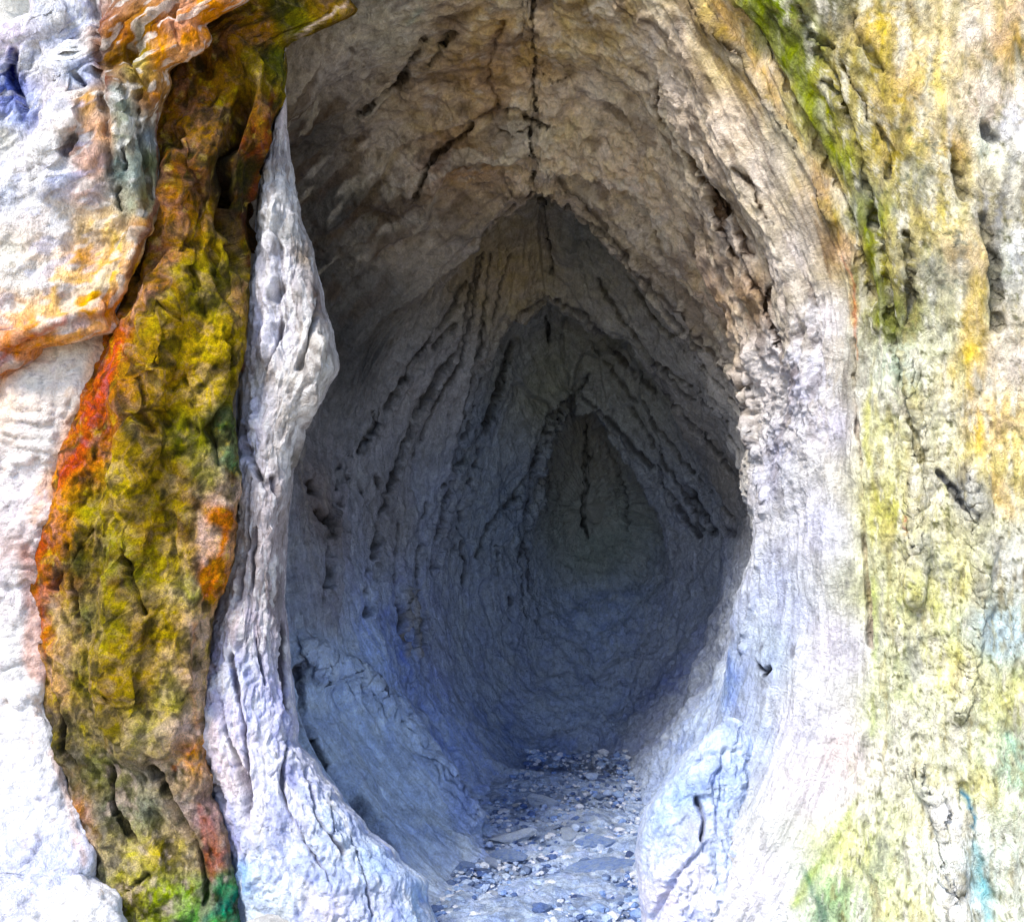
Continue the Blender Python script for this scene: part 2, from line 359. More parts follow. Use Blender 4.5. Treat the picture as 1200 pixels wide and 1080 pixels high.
# left wall: long flutes falling to the floor
for p in ([(560,300),(540,400),(490,480),(460,560),(440,640),(430,720)], [(575,300),(560,430),(540,520),(522,600),(508,670)], [(600,400),(570,500),(545,590),(535,650)],
          [(640,500),(620,560),(575,615),(560,650)], [(470,610),(465,680),(475,750)], [(500,590),(490,660),(495,760)], [(400,540),(390,620),(385,700)],
          [(590,440),(560,520),(520,570)], [(620,560),(612,640),(620,720)], [(660,480),(632,540),(622,600)], [(535,380),(470,450),(420,530)]):
    S(p, (4,6), -.06, (50,48,48), .6, .25)  # flutes: carved, their creases painted dark
    S([(x+7, y+2) for x, y in p], 5, .035, None)
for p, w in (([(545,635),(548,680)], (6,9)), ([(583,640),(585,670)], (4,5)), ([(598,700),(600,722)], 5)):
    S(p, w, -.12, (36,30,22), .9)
for x, y in ((365,560),(395,580),(420,565),(430,580),(380,600),(405,555),(440,560)):
    S([(x,y),(x+6,y+10)], 7, -.08, (50,40,36), .7, .9)
for x in (474, 486): S([(x,690),(x+4,770)], 3.5, .06, (170,165,155), .5)
S([(500,790),(480,800),(520,850),(560,930),(575,985)], 14, -.05, None)
S([(360,770),(420,790),(480,850),(530,920),(560,960)], (26,20), .09, None)
S([(1000,400),(1000,470),(1008,560),(1016,680),(1020,760)], 5, -.04, (150,120,90), .5)
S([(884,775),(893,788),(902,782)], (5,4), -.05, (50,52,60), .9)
S([(870,440),(884,520),(893,600),(884,700),(868,760)], 7, .03, None)
for p, w in (([(627,226),(600,243),(573,270),(563,310),(556,360),(540,420),(508,480),(484,540)], 4), ([(632,228),(668,246),(700,268),(735,305),(775,360),(820,410)], 4),
             ([(640,352),(614,367),(594,400),(570,445),(552,500),(532,560),(515,625)], 5), ([(644,352),(680,367),(705,395),(738,432),(792,480),(842,530),(870,580)], 5),
             ([(668,464),(645,488),(630,530),(622,580),(618,640),(625,700)], 5), ([(680,464),(720,500),(760,545),(792,592),(818,627)], 5),
             ([(600,300),(585,340),(580,380)], 4), ([(545,330),(520,380),(480,430)], 4), ([(690,440),(660,480),(648,540),(645,600)], 4), ([(705,520),(730,570),(735,620)], 4), ([(760,420),(800,460),(860,500)], 4)):
    S(p, w, -.05, (52,50,52), .55, .2); S([(x-8, y-5) for x, y in p], 6, .03, None)  # arch grooves: carved, crevice darkness painted in as well
S([(350,790),(366,860),(394,905),(426,948),(452,985)], (12,13), -.15, (60,54,72), .75, .7)
# right cliff
for p in ([(960,60),(985,120),(1010,190),(1020,260)], [(1015,215),(1030,300),(1045,385)], [(1045,400),(1060,470),(1080,540)]):
    S(p, 9, -.06, None)
S([(985,75),(1000,100),(1012,115),(1018,140)], 3.5, -.05, (70,55,20), .8)
for p in ([(935,10),(950,40),(975,60)], [(1000,20),(1010,50),(1030,80)], [(965,95),(980,120)], [(1030,150),(1045,180),(1040,210)], [(1150,250),(1165,300),(1170,380)], [(1120,180),(1130,230)], [(1062,270),(1070,330),(1065,380)]):
    S(p, (5,7), -.05, (84,82,66), .65, .9)
for x, y in ((1105,560),(1120,580),(1135,600),(1160,160)):
    S([(x-6,y-8),(x+8,y+8)], 5, -.035, (70,75,90), .8, .9)
S([(1140,560),(1150,700),(1130,830)], 24, .04, None, jag=.1)
S([(1080,900),(1110,970),(1120,1080)], (18,36), .07, None, jag=.2)
S([(1125,925),(1140,960),(1142,1000),(1160,1060)], 11, -.03, None, jag=.1)
S([(1060,420),(1075,520),(1070,700)], 26, .04, None, jag=.1)
S([(820,0),(900,110),(980,260)], 14, .05, None)
S([(870,20),(930,120),(990,240),(1020,350)], 10, -.05, None)
dd = cave.D.copy(); cave.push(dd)
# --- pigment: stone colour, with some light and shade painted in
G = lambda r, g_, b: (r, g_, b)
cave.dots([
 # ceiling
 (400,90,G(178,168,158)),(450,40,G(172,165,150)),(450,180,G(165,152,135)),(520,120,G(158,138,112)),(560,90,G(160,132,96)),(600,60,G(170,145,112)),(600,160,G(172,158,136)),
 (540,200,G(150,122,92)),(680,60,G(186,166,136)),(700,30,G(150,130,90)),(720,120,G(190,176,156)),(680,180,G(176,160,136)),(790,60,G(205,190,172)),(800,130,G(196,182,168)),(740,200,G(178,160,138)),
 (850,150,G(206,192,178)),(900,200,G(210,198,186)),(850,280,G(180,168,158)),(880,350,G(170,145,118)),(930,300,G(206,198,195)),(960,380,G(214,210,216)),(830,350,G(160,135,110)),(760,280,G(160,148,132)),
 (470,290,G(140,130,118)),(400,250,G(74,71,68)),(400,400,G(76,75,75)),(365,160,G(86,81,77)),(440,350,G(92,89,85)),(360,320,G(68,66,65)),(440,260,G(108,101,92)),  # dark greys here are shade painted onto the upper-left wall
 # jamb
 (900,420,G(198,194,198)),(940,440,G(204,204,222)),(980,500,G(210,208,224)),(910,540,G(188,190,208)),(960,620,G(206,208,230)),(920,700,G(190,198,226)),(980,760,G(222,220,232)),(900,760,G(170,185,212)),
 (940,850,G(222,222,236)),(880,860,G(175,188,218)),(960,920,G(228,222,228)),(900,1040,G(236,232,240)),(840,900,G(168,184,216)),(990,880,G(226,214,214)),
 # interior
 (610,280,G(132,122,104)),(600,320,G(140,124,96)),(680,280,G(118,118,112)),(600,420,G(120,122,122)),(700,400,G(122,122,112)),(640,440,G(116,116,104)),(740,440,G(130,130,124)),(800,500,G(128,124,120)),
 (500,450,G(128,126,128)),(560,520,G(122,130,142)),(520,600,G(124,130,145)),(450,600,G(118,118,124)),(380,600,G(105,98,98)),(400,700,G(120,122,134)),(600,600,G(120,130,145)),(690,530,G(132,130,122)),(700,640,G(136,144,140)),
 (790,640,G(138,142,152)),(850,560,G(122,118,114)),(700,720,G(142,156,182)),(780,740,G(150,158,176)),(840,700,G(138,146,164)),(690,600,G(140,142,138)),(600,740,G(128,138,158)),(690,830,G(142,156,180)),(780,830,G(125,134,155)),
 (500,720,G(130,138,160)),(450,780,G(146,164,200)),(400,800,G(172,190,220)),(450,860,G(178,196,224)),(540,880,G(142,160,200)),(520,980,G(176,194,224)),(620,880,G(112,128,160)),(560,950,G(150,168,206)),(640,960,G(132,156,200)),(470,930,G(176,194,222)),  # low walls: skylight blue painted into the stone colour
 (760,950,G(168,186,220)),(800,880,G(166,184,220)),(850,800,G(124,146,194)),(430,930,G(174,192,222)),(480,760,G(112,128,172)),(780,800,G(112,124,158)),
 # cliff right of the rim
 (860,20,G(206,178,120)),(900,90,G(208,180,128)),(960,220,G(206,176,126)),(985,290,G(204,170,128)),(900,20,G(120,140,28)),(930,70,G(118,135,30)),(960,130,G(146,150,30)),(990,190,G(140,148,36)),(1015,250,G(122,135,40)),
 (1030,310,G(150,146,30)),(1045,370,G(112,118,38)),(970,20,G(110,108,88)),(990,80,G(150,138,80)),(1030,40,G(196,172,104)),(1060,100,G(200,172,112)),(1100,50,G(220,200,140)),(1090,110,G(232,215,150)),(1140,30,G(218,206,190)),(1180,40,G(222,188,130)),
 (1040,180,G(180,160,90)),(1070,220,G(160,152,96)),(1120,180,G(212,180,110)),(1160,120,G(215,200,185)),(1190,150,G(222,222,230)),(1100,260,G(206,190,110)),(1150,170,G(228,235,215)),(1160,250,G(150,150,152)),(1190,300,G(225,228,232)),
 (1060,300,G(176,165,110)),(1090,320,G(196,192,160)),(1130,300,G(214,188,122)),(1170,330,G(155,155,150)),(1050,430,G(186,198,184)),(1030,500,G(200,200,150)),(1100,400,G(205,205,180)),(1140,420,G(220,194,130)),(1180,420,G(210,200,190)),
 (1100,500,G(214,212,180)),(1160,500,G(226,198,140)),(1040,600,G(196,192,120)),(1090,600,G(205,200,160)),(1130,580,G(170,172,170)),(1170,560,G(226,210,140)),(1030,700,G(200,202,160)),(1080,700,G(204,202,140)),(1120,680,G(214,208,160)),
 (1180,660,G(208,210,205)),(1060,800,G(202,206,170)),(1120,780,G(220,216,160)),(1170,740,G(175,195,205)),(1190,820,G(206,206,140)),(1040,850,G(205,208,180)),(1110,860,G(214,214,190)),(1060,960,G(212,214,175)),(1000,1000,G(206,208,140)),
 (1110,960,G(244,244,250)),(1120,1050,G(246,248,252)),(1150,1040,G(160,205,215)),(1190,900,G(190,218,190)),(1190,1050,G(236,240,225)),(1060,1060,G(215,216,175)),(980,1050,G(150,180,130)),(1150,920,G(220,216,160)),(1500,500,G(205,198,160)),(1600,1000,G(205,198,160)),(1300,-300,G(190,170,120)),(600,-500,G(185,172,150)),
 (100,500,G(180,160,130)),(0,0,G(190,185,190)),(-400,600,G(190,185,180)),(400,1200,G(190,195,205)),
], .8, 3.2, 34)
leftup = smooth((11.4-TH)/.5)*smooth((TH-8.6)/.5)  # upper-left wall keeps its painted shade
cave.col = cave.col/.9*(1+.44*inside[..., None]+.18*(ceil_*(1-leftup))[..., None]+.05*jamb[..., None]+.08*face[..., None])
def wspeck(s, n, thr, soft, col, a, mask=1):
    k = smooth((n-thr)/soft)*a*mask; s.col = s.col*(1-k[..., None])+lin(col).astype(np.float32)*k[..., None]
q1 = vf(cave.P, (16, 16, 6), 21, 4, .65); q2 = vf(cave.P, (30, 30, 14), 22, 3, .7); q3 = vf(cave.P, (5, 5, 2.4), 23, 4, .6); q4 = vf(cave.P, (12, 12, 14), 24, 4, .7)
wspeck(cave, q2, .15, .5, (88,84,72), .6, face*.9+.04); wspeck(cave, q1, .25, .5, (240,236,222), .6, face); wspeck(cave, q1+q3*.5, .35, .4, (165,168,90), .35, face*smooth((TT-1.2)/.8))
q5 = vf(cave.P, (34, 34, 5), 25, 4, .65); q6 = vf(cave.P, (46, 46, 40), 26, 3, .7)
wspeck(cave, q5, .12, .3, (240,236,220), .65, face); wspeck(cave, -q5-q3*.3, .2, .3, (172,158,100), .5, face); wspeck(cave, q6, .4, .25, (64,64,52), .6, face); wspeck(cave, q6+q3*.5, .45, .3, (110,112,70), .6, face)
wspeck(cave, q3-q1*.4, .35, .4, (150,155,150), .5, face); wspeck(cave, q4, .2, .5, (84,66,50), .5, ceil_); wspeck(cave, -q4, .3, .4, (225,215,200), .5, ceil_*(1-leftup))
wspeck(cave, q2+q4*.5, .4, .5, (70,68,70), .3, inside); wspeck(cave, q1, .3, .5, (110,108,118), .5, jamb)
cave.speck(70, 60, .22, (86,64,44), .55, 64, .35, upper*smooth((TT-2.7)/.5)*(1-smooth((TT-6.2)/.8)))
cave.speck(90, 60, .3, (215,205,188), .45, 65, .35, upper*smooth((TT-2.7)/.5)*(1-smooth((TT-6.2)/.8)))
# strokes of pigment
for p, w, c, a in (
  ([(840,0),(905,110),(965,220),(992,300),(1003,380)], 9, (206,170,110), .6), ([(880,10),(935,90),(965,160),(1010,240),(1025,330),(1045,390)], (22,13), (118,128,34), .8),
  ([(905,15),(945,50),(985,70),(1020,90)], 9, (60,60,50), .5), ([(985,300),(1000,330),(1004,420)], 4, (190,95,40), .6),
  ([(1150,300),(1135,420),(1150,520),(1180,600)], (14,10), (226,192,110), .5), ([(1020,440),(1015,520),(1030,600)], 8, (190,190,70), .6),
  ([(1025,900),(990,960),(960,1010),(930,1060)], 12, (170,190,70), .55), ([(1022,680),(1026,760),(1022,860)], 9, (165,180,80), .5),
  ([(1062,605),(1060,628)], 5, (225,90,50), .8), ([(1135,560),(1120,572),(1105,560)], 4, (60,65,80), .6), ([(1100,550),(1130,590),(1150,605)], 5, (60,66,85), .6),
  ([(1128,930),(1141,955),(1141,975)], 5, (20,130,170), .8), ([(1140,990),(1155,1040),(1160,1080)], 10, (120,190,205), .7), ([(1180,860),(1195,900)], 9, (120,200,180), .5),
  ([(940,1010),(955,1050),(965,1075)], 7, (60,110,90), .7), ([(1185,180),(1170,260),(1165,330)], 7, (110,112,118), .6), ([(1040,130),(1055,170),(1075,200)], 7, (110,105,70), .5),
  ([(590,35),(570,75),(590,120),(560,140)], 18, (135,100,60), .5), ([(680,40),(700,50)], 14, (110,96,50), .6), ([(490,15),(480,30)], 10, (150,170,160), .6)):
    S(p, w, 0, c, a, .7)
arc = np.cumsum(np.r_[0, np.linalg.norm(np.diff(Pc[:, NW//4], axis=0), axis=1)]); thl = np.cumsum(np.r_[0, np.linalg.norm(np.diff(ring_s[4], axis=0), axis=1)])
cave.uv = np.stack(np.broadcast_arrays(thl[None, :]*.7, arc[:, None]*1.3), -1)
cave.flow = (1-.9*deepfloor-.45*ceil_)*(1-smooth((TT-11)/1.5)).astype(np.float32)
split = int(np.searchsorted(tk, 3.15))
keep = np.zeros((NT-1, NW), bool); keep[:split] = True
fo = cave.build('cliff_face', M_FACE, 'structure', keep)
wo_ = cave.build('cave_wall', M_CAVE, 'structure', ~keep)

#%%GROUND
# floor of the passage and the ground in front of the cliff
nx, ny = 260, 420
FY, FZ = [3.6, 5.9, 6.3, 6.85, 7.6, 8.05, 9.5], [-2.31, -2.27, -2.25, -2.26, -2.26, -2.15, -2.13]
xs = np.linspace(-1.6, 1.6, nx); ys = 3.6+np.linspace(0, 1, ny)*3.8
X, Y = np.meshgrid(xs, ys); Z = np.interp(Y, FY, FZ)
fl = Surf(np.stack([X, Y, Z], -1), seed=5)
if fl.N[..., 2].mean() < 0: fl.flip = True; fl.dirty()
fl.push(fbm(ny, nx, 8, 6, 71, 5, .6)*.035+fbm(ny, nx, 34, 20, 72, 4, .7, ridged=True)*.022)
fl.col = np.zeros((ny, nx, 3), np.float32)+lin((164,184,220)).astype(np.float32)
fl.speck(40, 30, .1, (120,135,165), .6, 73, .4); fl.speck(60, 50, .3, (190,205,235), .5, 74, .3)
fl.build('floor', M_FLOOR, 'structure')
nx, ny = 120, 120
X, Y = np.meshgrid(np.linspace(-1, 1, nx)**3*60, np.concatenate([np.linspace(-60, -6, 40), np.linspace(-5.5, 5.4, 80)]))
g_ = Surf(np.stack([X, Y, np.full_like(X, -2.42)], -1), seed=6)
if g_.N[..., 2].mean() < 0: g_.flip = True; g_.dirty()
g_.push(fbm(ny, nx, 10, 10, 81, 4, .6)*.06)
g_.col[:] = lin((198,184,160))
g_.build('ground', M_FLOOR, 'structure')

#%%ROCKS
def rock(rows, n_v, n_s, e=3.2, thick=.8, bulge=1.0, seed=1, slant=0.0):
    "rows: (v, u_left, u_right, depth of the front); a rounded buttress whose back sinks into the cliff"
    rows = np.array(rows, float); vv = np.linspace(rows[0, 0], rows[-1, 0], n_v)
    k = np.interp(vv, rows[:, 0], np.arange(len(rows)))
    def cub(col):
        y = rows[:, col]; i = np.minimum(np.floor(k).astype(int), len(rows)-2); f = k-i
        gg = lambda j: y[np.clip(j, 0, len(y)-1)]
        a, b = (gg(i+1)-gg(i-1))*.4, (gg(i+2)-gg(i))*.4
        return (2*f**3-3*f**2+1)*gg(i)+(f**3-2*f**2+f)*a+(-2*f**3+3*f**2)*gg(i+1)+(f**3-f**2)*b
    uL, uR, dp = cub(1), cub(2), cub(3)
    th = np.linspace(0, np.pi, 4000); cx = np.sign(np.cos(th))*np.abs(np.cos(th))**(2/e); sy = np.abs(np.sin(th))**(2/e)
    arc = np.r_[0, np.cumsum(np.hypot(np.diff(cx)*.6, np.diff(sy)*.5))]; t = np.linspace(0, arc[-1], n_s)
    cx, sy = np.interp(t, arc, cx), np.interp(t, arc, sy)
    uc, hw = (uL+uR)/2, (uR-uL)/2
    dep = dp[:, None]+thick*bulge*(1-sy)[None]+slant*cx[None]
    dsil = dp[:, None]+.25*thick*bulge
    X = ((uc[:, None]-hw[:, None]*(cx*(1-.12*(1-sy)))[None])-CX)/F*dep
    Z = (CY-vv[:, None])/F*dep
    s = Surf(np.stack([X, dep, Z], -1), seed=seed); s.edge = (.15+.85*smooth((sy-.55)/.4))[None].astype(np.float32)
    if s.N[..., 1].mean() > 0: s.flip = True; s.dirty()
    s.uL, s.uR = uL, uR; s.fit(uL, uR)
    return s

# --- moss covered buttress
mo = rock([(-260,250,520,4.75),(-100,230,450,4.6),(0,215,402,4.55),(50,190,347,4.5),(100,180,332,4.45),(150,172,318,4.4),(200,172,304,4.4),(260,165,296,4.36),(330,130,293,4.3),(400,112,288,4.25),(470,85,276,4.22),(560,55,281,4.2),(650,35,274,4.2),
           (740,35,250,4.2),(820,42,242,4.2),(880,48,243,4.18),(940,70,252,4.15),(1000,85,268,4.12),(1060,90,280,4.08),(1160,90,300,4.0),(1300,80,320,4.0)], 620, 290, 4.5, .5, 1, 101)
H, W = mo.H, mo.W
mo.P[..., 1] += .10; mo.dirty(); mo.fit(mo.uL, mo.uR)
mo.push(fbm(H, W, 14, 5, 111, 4, .55)*.06*mo.edge)
S = mo.stroke
S([(290,110),(275,160),(264,200),(272,250),(287,310)], (14,24), -.34, (48,36,24), .6, jag=.3)  # hollow carved deep, its shade painted in dark too
S([(250,300),(262,330),(278,360)], 12, -.10, None)
S([(230,200),(200,330),(170,480),(150,640),(140,760),(160,860)], 50, .10, None, jag=.2)
S([(285,60),(300,90),(310,150),(300,230)], 12, .07, None)
for x, y, r in ((240,80,12),(200,165,11),(215,180,8),(160,385,8),(186,425,9),(200,455,8),(173,455,10),(218,448,9),(240,365,12),(222,290,15),(160,320,10),(172,500,9),(225,500,10),(205,375,7),(178,375,6),(232,330,9),(160,400,6),(192,490,8),(150,420,6),(213,160,7),(240,230,10)):
    S([(x-3,y-5),(x+4,y+5)], r*.8, -.04, (70,58,22), .35, .4)
for p in ([(60,690),(90,650),(110,620)], [(80,640),(90,720),(110,740)], [(150,640),(165,690),(175,720)], [(62,810),(72,880),(90,900)], [(130,900),(135,950),(160,985)], [(180,900),(215,960),(240,1010)], [(245,1020),(242,1060)], [(145,1045),(175,1025)]):
    S(p, (7,5), -.07, (42,44,24), .8, .9)
S([(270,400),(272,460),(250,500),(262,540)], 10, -.10, None)
S([(215,600),(225,700),(222,800),(200,880)], 16, .04, None)
d = mo.D*mo.edge**.3
d += terr(vf(mo.P, (4, 4, 3), 60, 4, .5), 3)*.03*mo.edge+(fbm(H, W, 60, 18, 121, 5, .6, ridged=True)*.009+fbm(H, W, 40, 12, 122, 5, .62)*.016+vf(mo.P, 16, 41, 4, .6, True)*.006+vf(mo.P, 40, 42, 2, .6)*.005)*mo.edge**.5
mo.push(d); mo.fit(mo.uL, mo.uR)
mo.dots([
 (380,10,(150,120,40)),(340,20,(120,112,30)),(300,30,(170,118,40)),(260,50,(150,100,38)),(230,90,(140,95,45)),(220,120,(170,110,50)),(300,80,(130,110,28)),(330,70,(95,100,25)),(270,110,(150,110,40)),(240,150,(165,118,60)),
 (205,200,(120,75,40)),(210,250,(180,120,70)),(230,270,(190,140,60)),(250,290,(170,140,35)),(265,200,(55,48,30)),(280,230,(60,50,30)),(300,160,(120,62,24)),(308,190,(120,60,24)),(290,250,(75,38,18)),(200,300,(185,130,90)),(185,285,(130,75,40)),
 (180,330,(150,100,50)),(220,320,(165,145,30)),(260,320,(150,140,60)),(160,350,(205,150,100)),(190,360,(200,165,40)),(240,350,(120,110,20)),(280,340,(170,130,80)),(210,400,(205,165,30)),(170,400,(165,130,20)),(250,400,(195,165,40)),(270,430,(130,110,40)),
 (135,400,(215,90,30)),(125,440,(220,80,20)),(110,480,(200,70,18)),(150,430,(190,135,30)),(190,450,(190,150,25)),(240,460,(200,170,60)),(120,500,(150,75,25)),(160,500,(150,125,25)),(220,510,(120,120,40)),(265,490,(80,105,60)),(270,540,(110,140,100)),
 (90,540,(225,110,25)),(70,570,(235,150,50)),(130,560,(195,170,50)),(180,550,(160,130,30)),(240,560,(160,150,90)),(60,610,(230,150,100)),(110,600,(165,150,40)),(170,610,(175,150,25)),(220,600,(180,155,60)),(45,640,(180,70,20)),(45,690,(220,110,40)),
 (90,660,(60,65,30)),(130,650,(150,145,60)),(160,670,(110,105,20)),(200,660,(195,170,60)),(250,620,(225,190,175)),(262,610,(240,130,20)),(245,680,(240,140,30)),(265,580,(235,205,185)),(225,690,(195,185,110)),(50,740,(205,120,60)),(70,730,(215,185,130)),
 (100,720,(110,110,60)),(130,740,(150,135,50)),(170,740,(180,145,25)),(200,740,(190,160,50)),(230,740,(215,185,160)),(60,800,(215,170,120)),(90,790,(160,145,70)),(130,800,(165,135,30)),(170,800,(160,130,20)),(200,820,(200,185,110)),(230,800,(225,190,165)),
 (60,850,(90,80,60)),(90,860,(110,100,60)),(130,850,(130,110,45)),(170,860,(190,175,120)),(220,850,(235,205,190)),(80,920,(95,95,80)),(120,900,(120,120,70)),(160,910,(150,145,120)),(200,900,(190,170,140)),(225,880,(230,150,80)),
 (90,960,(225,150,110)),(130,950,(110,115,95)),(170,950,(140,145,125)),(210,950,(170,150,140)),(240,960,(165,130,130)),(100,1010,(225,205,195)),(150,1010,(205,190,110)),(190,1000,(210,185,80)),(220,1010,(190,170,130)),(250,1010,(170,110,100)),
 (110,1050,(225,215,170)),(150,1050,(190,180,60)),(190,1050,(175,190,60)),(220,1050,(150,185,80)),(260,1040,(60,140,90)),(270,1060,(40,150,110)),(230,1075,(90,170,60)),(150,1150,(190,180,80))], .9, 3.4, 26)
mo.col *= 1.2
mo.speck(120, 40, .1, (105,95,15), .3, 131, .6); mo.speck(130, 40, .3, (44,46,18), .7, 133, .4)
lowm = 1-smooth((mo.V-840)/80)
q = vf(mo.P, (22, 22, 22), 43, 4, .7); wspeck(mo, q, .15, .4, (52,50,20), .65); wspeck(mo, -q, .25, .4, (236,208,96), .45, lowm); q = vf(mo.P, (12, 12, 12), 45, 4, .7); wspeck(mo, q, .1, .4, (150,142,128), .6, 1-lowm); wspeck(mo, -q, .2, .4, (226,204,190), .6, 1-lowm)
q = vf(mo.P, (9, 9, 9), 44, 4, .6); wspeck(mo, q, .3, .4, (130,84,30), .4)
for p, w, c, a in (([(140,385),(128,430),(108,490),(95,530),(65,565)], (9,14), (225,80,12), .8), ([(45,600),(40,660),(50,740),(55,800)], (8,6), (200,85,20), .7),
                   ([(268,600),(262,640),(250,680),(240,700)], (7,4), (245,130,10), .8), ([(230,730),(222,790),(230,850)], 7, (235,175,140), .7), ([(235,600),(240,660)], 9, (230,200,190), .6), ([(205,900),(235,870)], 5, (230,120,40), .7),
                   ([(320,110),(308,170),(295,240),(292,310)], 7, (110,45,16), .8), ([(255,1000),(235,940),(245,1030)], 6, (200,110,90), .5), ([(285,1045),(262,1060),(240,1078)], 7, (20,130,110), .6)):
    S(p, w, 0, c, a, .8)
S([(408,2),(372,26),(348,46)], 5, 0, (232,208,196), .85, .5); S([(60,705),(75,740),(80,790)], 8, 0, (222,190,150), .6, .7)
tag(mo.build('mossy_rock', M_MOSS), 'tall ochre and olive moss-covered rock buttress left of the cave mouth', 'rock')

# --- upper left overhanging rock, in front of the mossy one
up = rock([(-330,80,420,4.5),(-200,66,380,4.45),(-90,52,330,4.4),(-30,42,300,4.36),(0,33,284,4.34),(16,26,264,4.33),(30,8,250,4.32),(50,-22,240,4.32),(85,-70,206,4.30),(150,-150,186,4.28),(190,-260,187,4.27),(240,-460,188,4.26),(290,-460,170,4.26),(330,-460,152,4.26),(360,-460,138,4.27),(385,-460,120,4.28),(405,-460,66,4.3),(440,-460,10,4.4),(480,-460,-30,4.6)], 450, 380, 6.0, .42, 1, 201)
H, W = up.H, up.W
up.push(fbm(H, W, 10, 12, 211, 4, .55)*.05*up.edge)
S = up.stroke
S([(110,0),(112,60),(120,110),(130,200)], 8, -.045, (110,70,40), .3, .3); S([(150,60),(160,100),(165,160),(178,230)], (8,6), -.045, None, jag=.3)
S([(205,0),(208,60)], 5, -.025, None); S([(15,60),(12,80),(18,110),(28,130)], (7,5), -.07, (40,55,140), .9, .6); S([(85,165),(78,178)], 8, -.06, (70,60,70), .6)
S([(88,88),(95,98)], 5, -.05, (60,60,110), .7); S([(145,175),(148,200)], 5, -.06, (40,60,60), .8); S([(138,220),(140,245)], 4, -.04, (60,70,60), .7)
S([(130,100),(150,160),(160,260)], 12, .05, None); S([(60,0),(70,100),(60,220)], 26, .05, None)
S([(0,400),(60,380),(120,360)], 8, .04, None)
d = up.D+terr(vf(up.P, (5, 5, 3), 58, 4, .5), 3)*.03*smooth((up.V-20)/80)*up.edge+(vf(up.P, (14, 14, 9), 61, 5, .6, True)*.010+vf(up.P, (30, 30, 30), 62, 3, .6)*.006)*up.edge**.5
up.push(d); up.fit(up.uL, up.uR)
up.dots([
 (60,10,(222,226,242)),(90,20,(225,230,240)),(50,40,(216,216,238)),(10,45,(205,196,215)),(80,60,(232,236,240)),(40,70,(240,240,246)),(70,120,(232,232,244)),(15,100,(60,80,170)),(20,130,(120,140,215)),(5,160,(215,215,210)),(50,170,(240,240,246)),
 (90,90,(190,200,225)),(120,20,(150,90,35)),(140,40,(175,105,30)),(150,60,(120,85,30)),(130,70,(110,75,30)),(120,90,(130,80,25)),(170,20,(160,110,40)),(185,30,(165,100,40)),(220,30,(215,135,50)),(250,10,(225,145,60)),(190,70,(225,150,60)),(205,75,(235,165,90)),
 (160,70,(190,180,90)),(165,100,(150,130,60)),(180,110,(190,120,50)),(170,110,(90,60,45)),(130,110,(160,170,165)),(145,120,(120,130,115)),(150,150,(165,175,155)),(160,180,(150,160,150)),(175,160,(110,120,130)),(180,190,(95,100,70)),(100,120,(205,160,110)),
 (115,150,(215,165,120)),(90,170,(180,150,140)),(110,190,(215,170,150)),(150,210,(150,165,160)),(140,200,(90,110,110)),(150,240,(160,170,150)),(170,230,(130,120,80)),(100,230,(215,185,180)),(70,210,(205,210,235)),(40,220,(240,240,248)),(10,230,(225,230,250)),
 (70,270,(235,230,235)),(110,270,(240,205,140)),(100,300,(235,170,90)),(140,280,(190,165,110)),(165,270,(205,145,80)),(150,310,(240,185,110)),(120,330,(245,205,130)),(60,300,(240,225,215)),(30,330,(245,240,235)),(10,300,(245,242,235)),(80,330,(240,195,120)),
 (60,360,(245,200,130)),(20,370,(240,190,130)),(100,360,(240,170,70)),(40,390,(235,150,60)),(10,400,(225,140,70)),(130,355,(235,150,60)),(-200,200,(220,210,205)),(150,-150,(170,140,90)),(-20,420,(190,110,50))], .9, 3.4, 26)
up.col /= .9
up.speck(70, 70, .3, (110,70,30), .4, 231, .3, smooth((up.U-100)/60)); up.speck(60, 60, .32, (175,185,225), .5, 232, .3, 1-smooth((up.U-90)/50)); up.speck(90, 80, .3, (250,248,248), .5, 233, .3)
for p, w, c, a in (([(15,60),(14,85),(22,115),(30,140)], (6,5), (20,35,150), .85), ([(118,0),(112,60),(125,115)], 5, (120,60,20), .6), ([(160,30),(170,70)], 7, (70,70,20), .6), ([(0,420),(30,398),(80,375)], 5, (190,80,20), .7), ([(186,130),(184,240),(150,325)], 4, (120,50,20), .7)):
    S(p, w, 0, c, a, .8)
tag(up.build('overhanging_rock', M_FACE), 'white and orange rust-stained rock overhanging at the upper left with a dark lower edge', 'rock')

# --- white sunlit rock, lower left
wh = rock([(330,-420,150,4.46),(380,-420,150,4.46),(420,-420,140,4.44),(470,-420,125,4.42),(520,-420,104,4.4),(560,-420,86,4.4),(600,-420,76,4.38),(650,-420,64,4.38),(700,-420,62,4.36),(760,-420,66,4.36),(820,-420,60,4.34),(860,-420,70,4.3),(920,-420,86,4.24),(980,-420,104,4.16),(1030,-420,118,4.06),(1055,-420,136,3.98),(1080,-420,146,3.94),(1200,-420,170,3.88),(1300,-420,190,3.85)], 430, 260, 6.0, .4, 1, 301)
H, W = wh.H, wh.W
wh.push(fbm(H, W, 9, 8, 311, 4, .55)*.05)
wh.push(terr(vf(wh.P, (4, 4, 3), 52, 4, .5), 3)*.05*wh.edge)
wh.push((vf(wh.P, (14, 14, 12), 66, 5, .62, True)*.012+vf(wh.P, (34, 34, 34), 67, 3, .6)*.006)*wh.edge**.5); wh.fit(wh.uL, wh.uR)
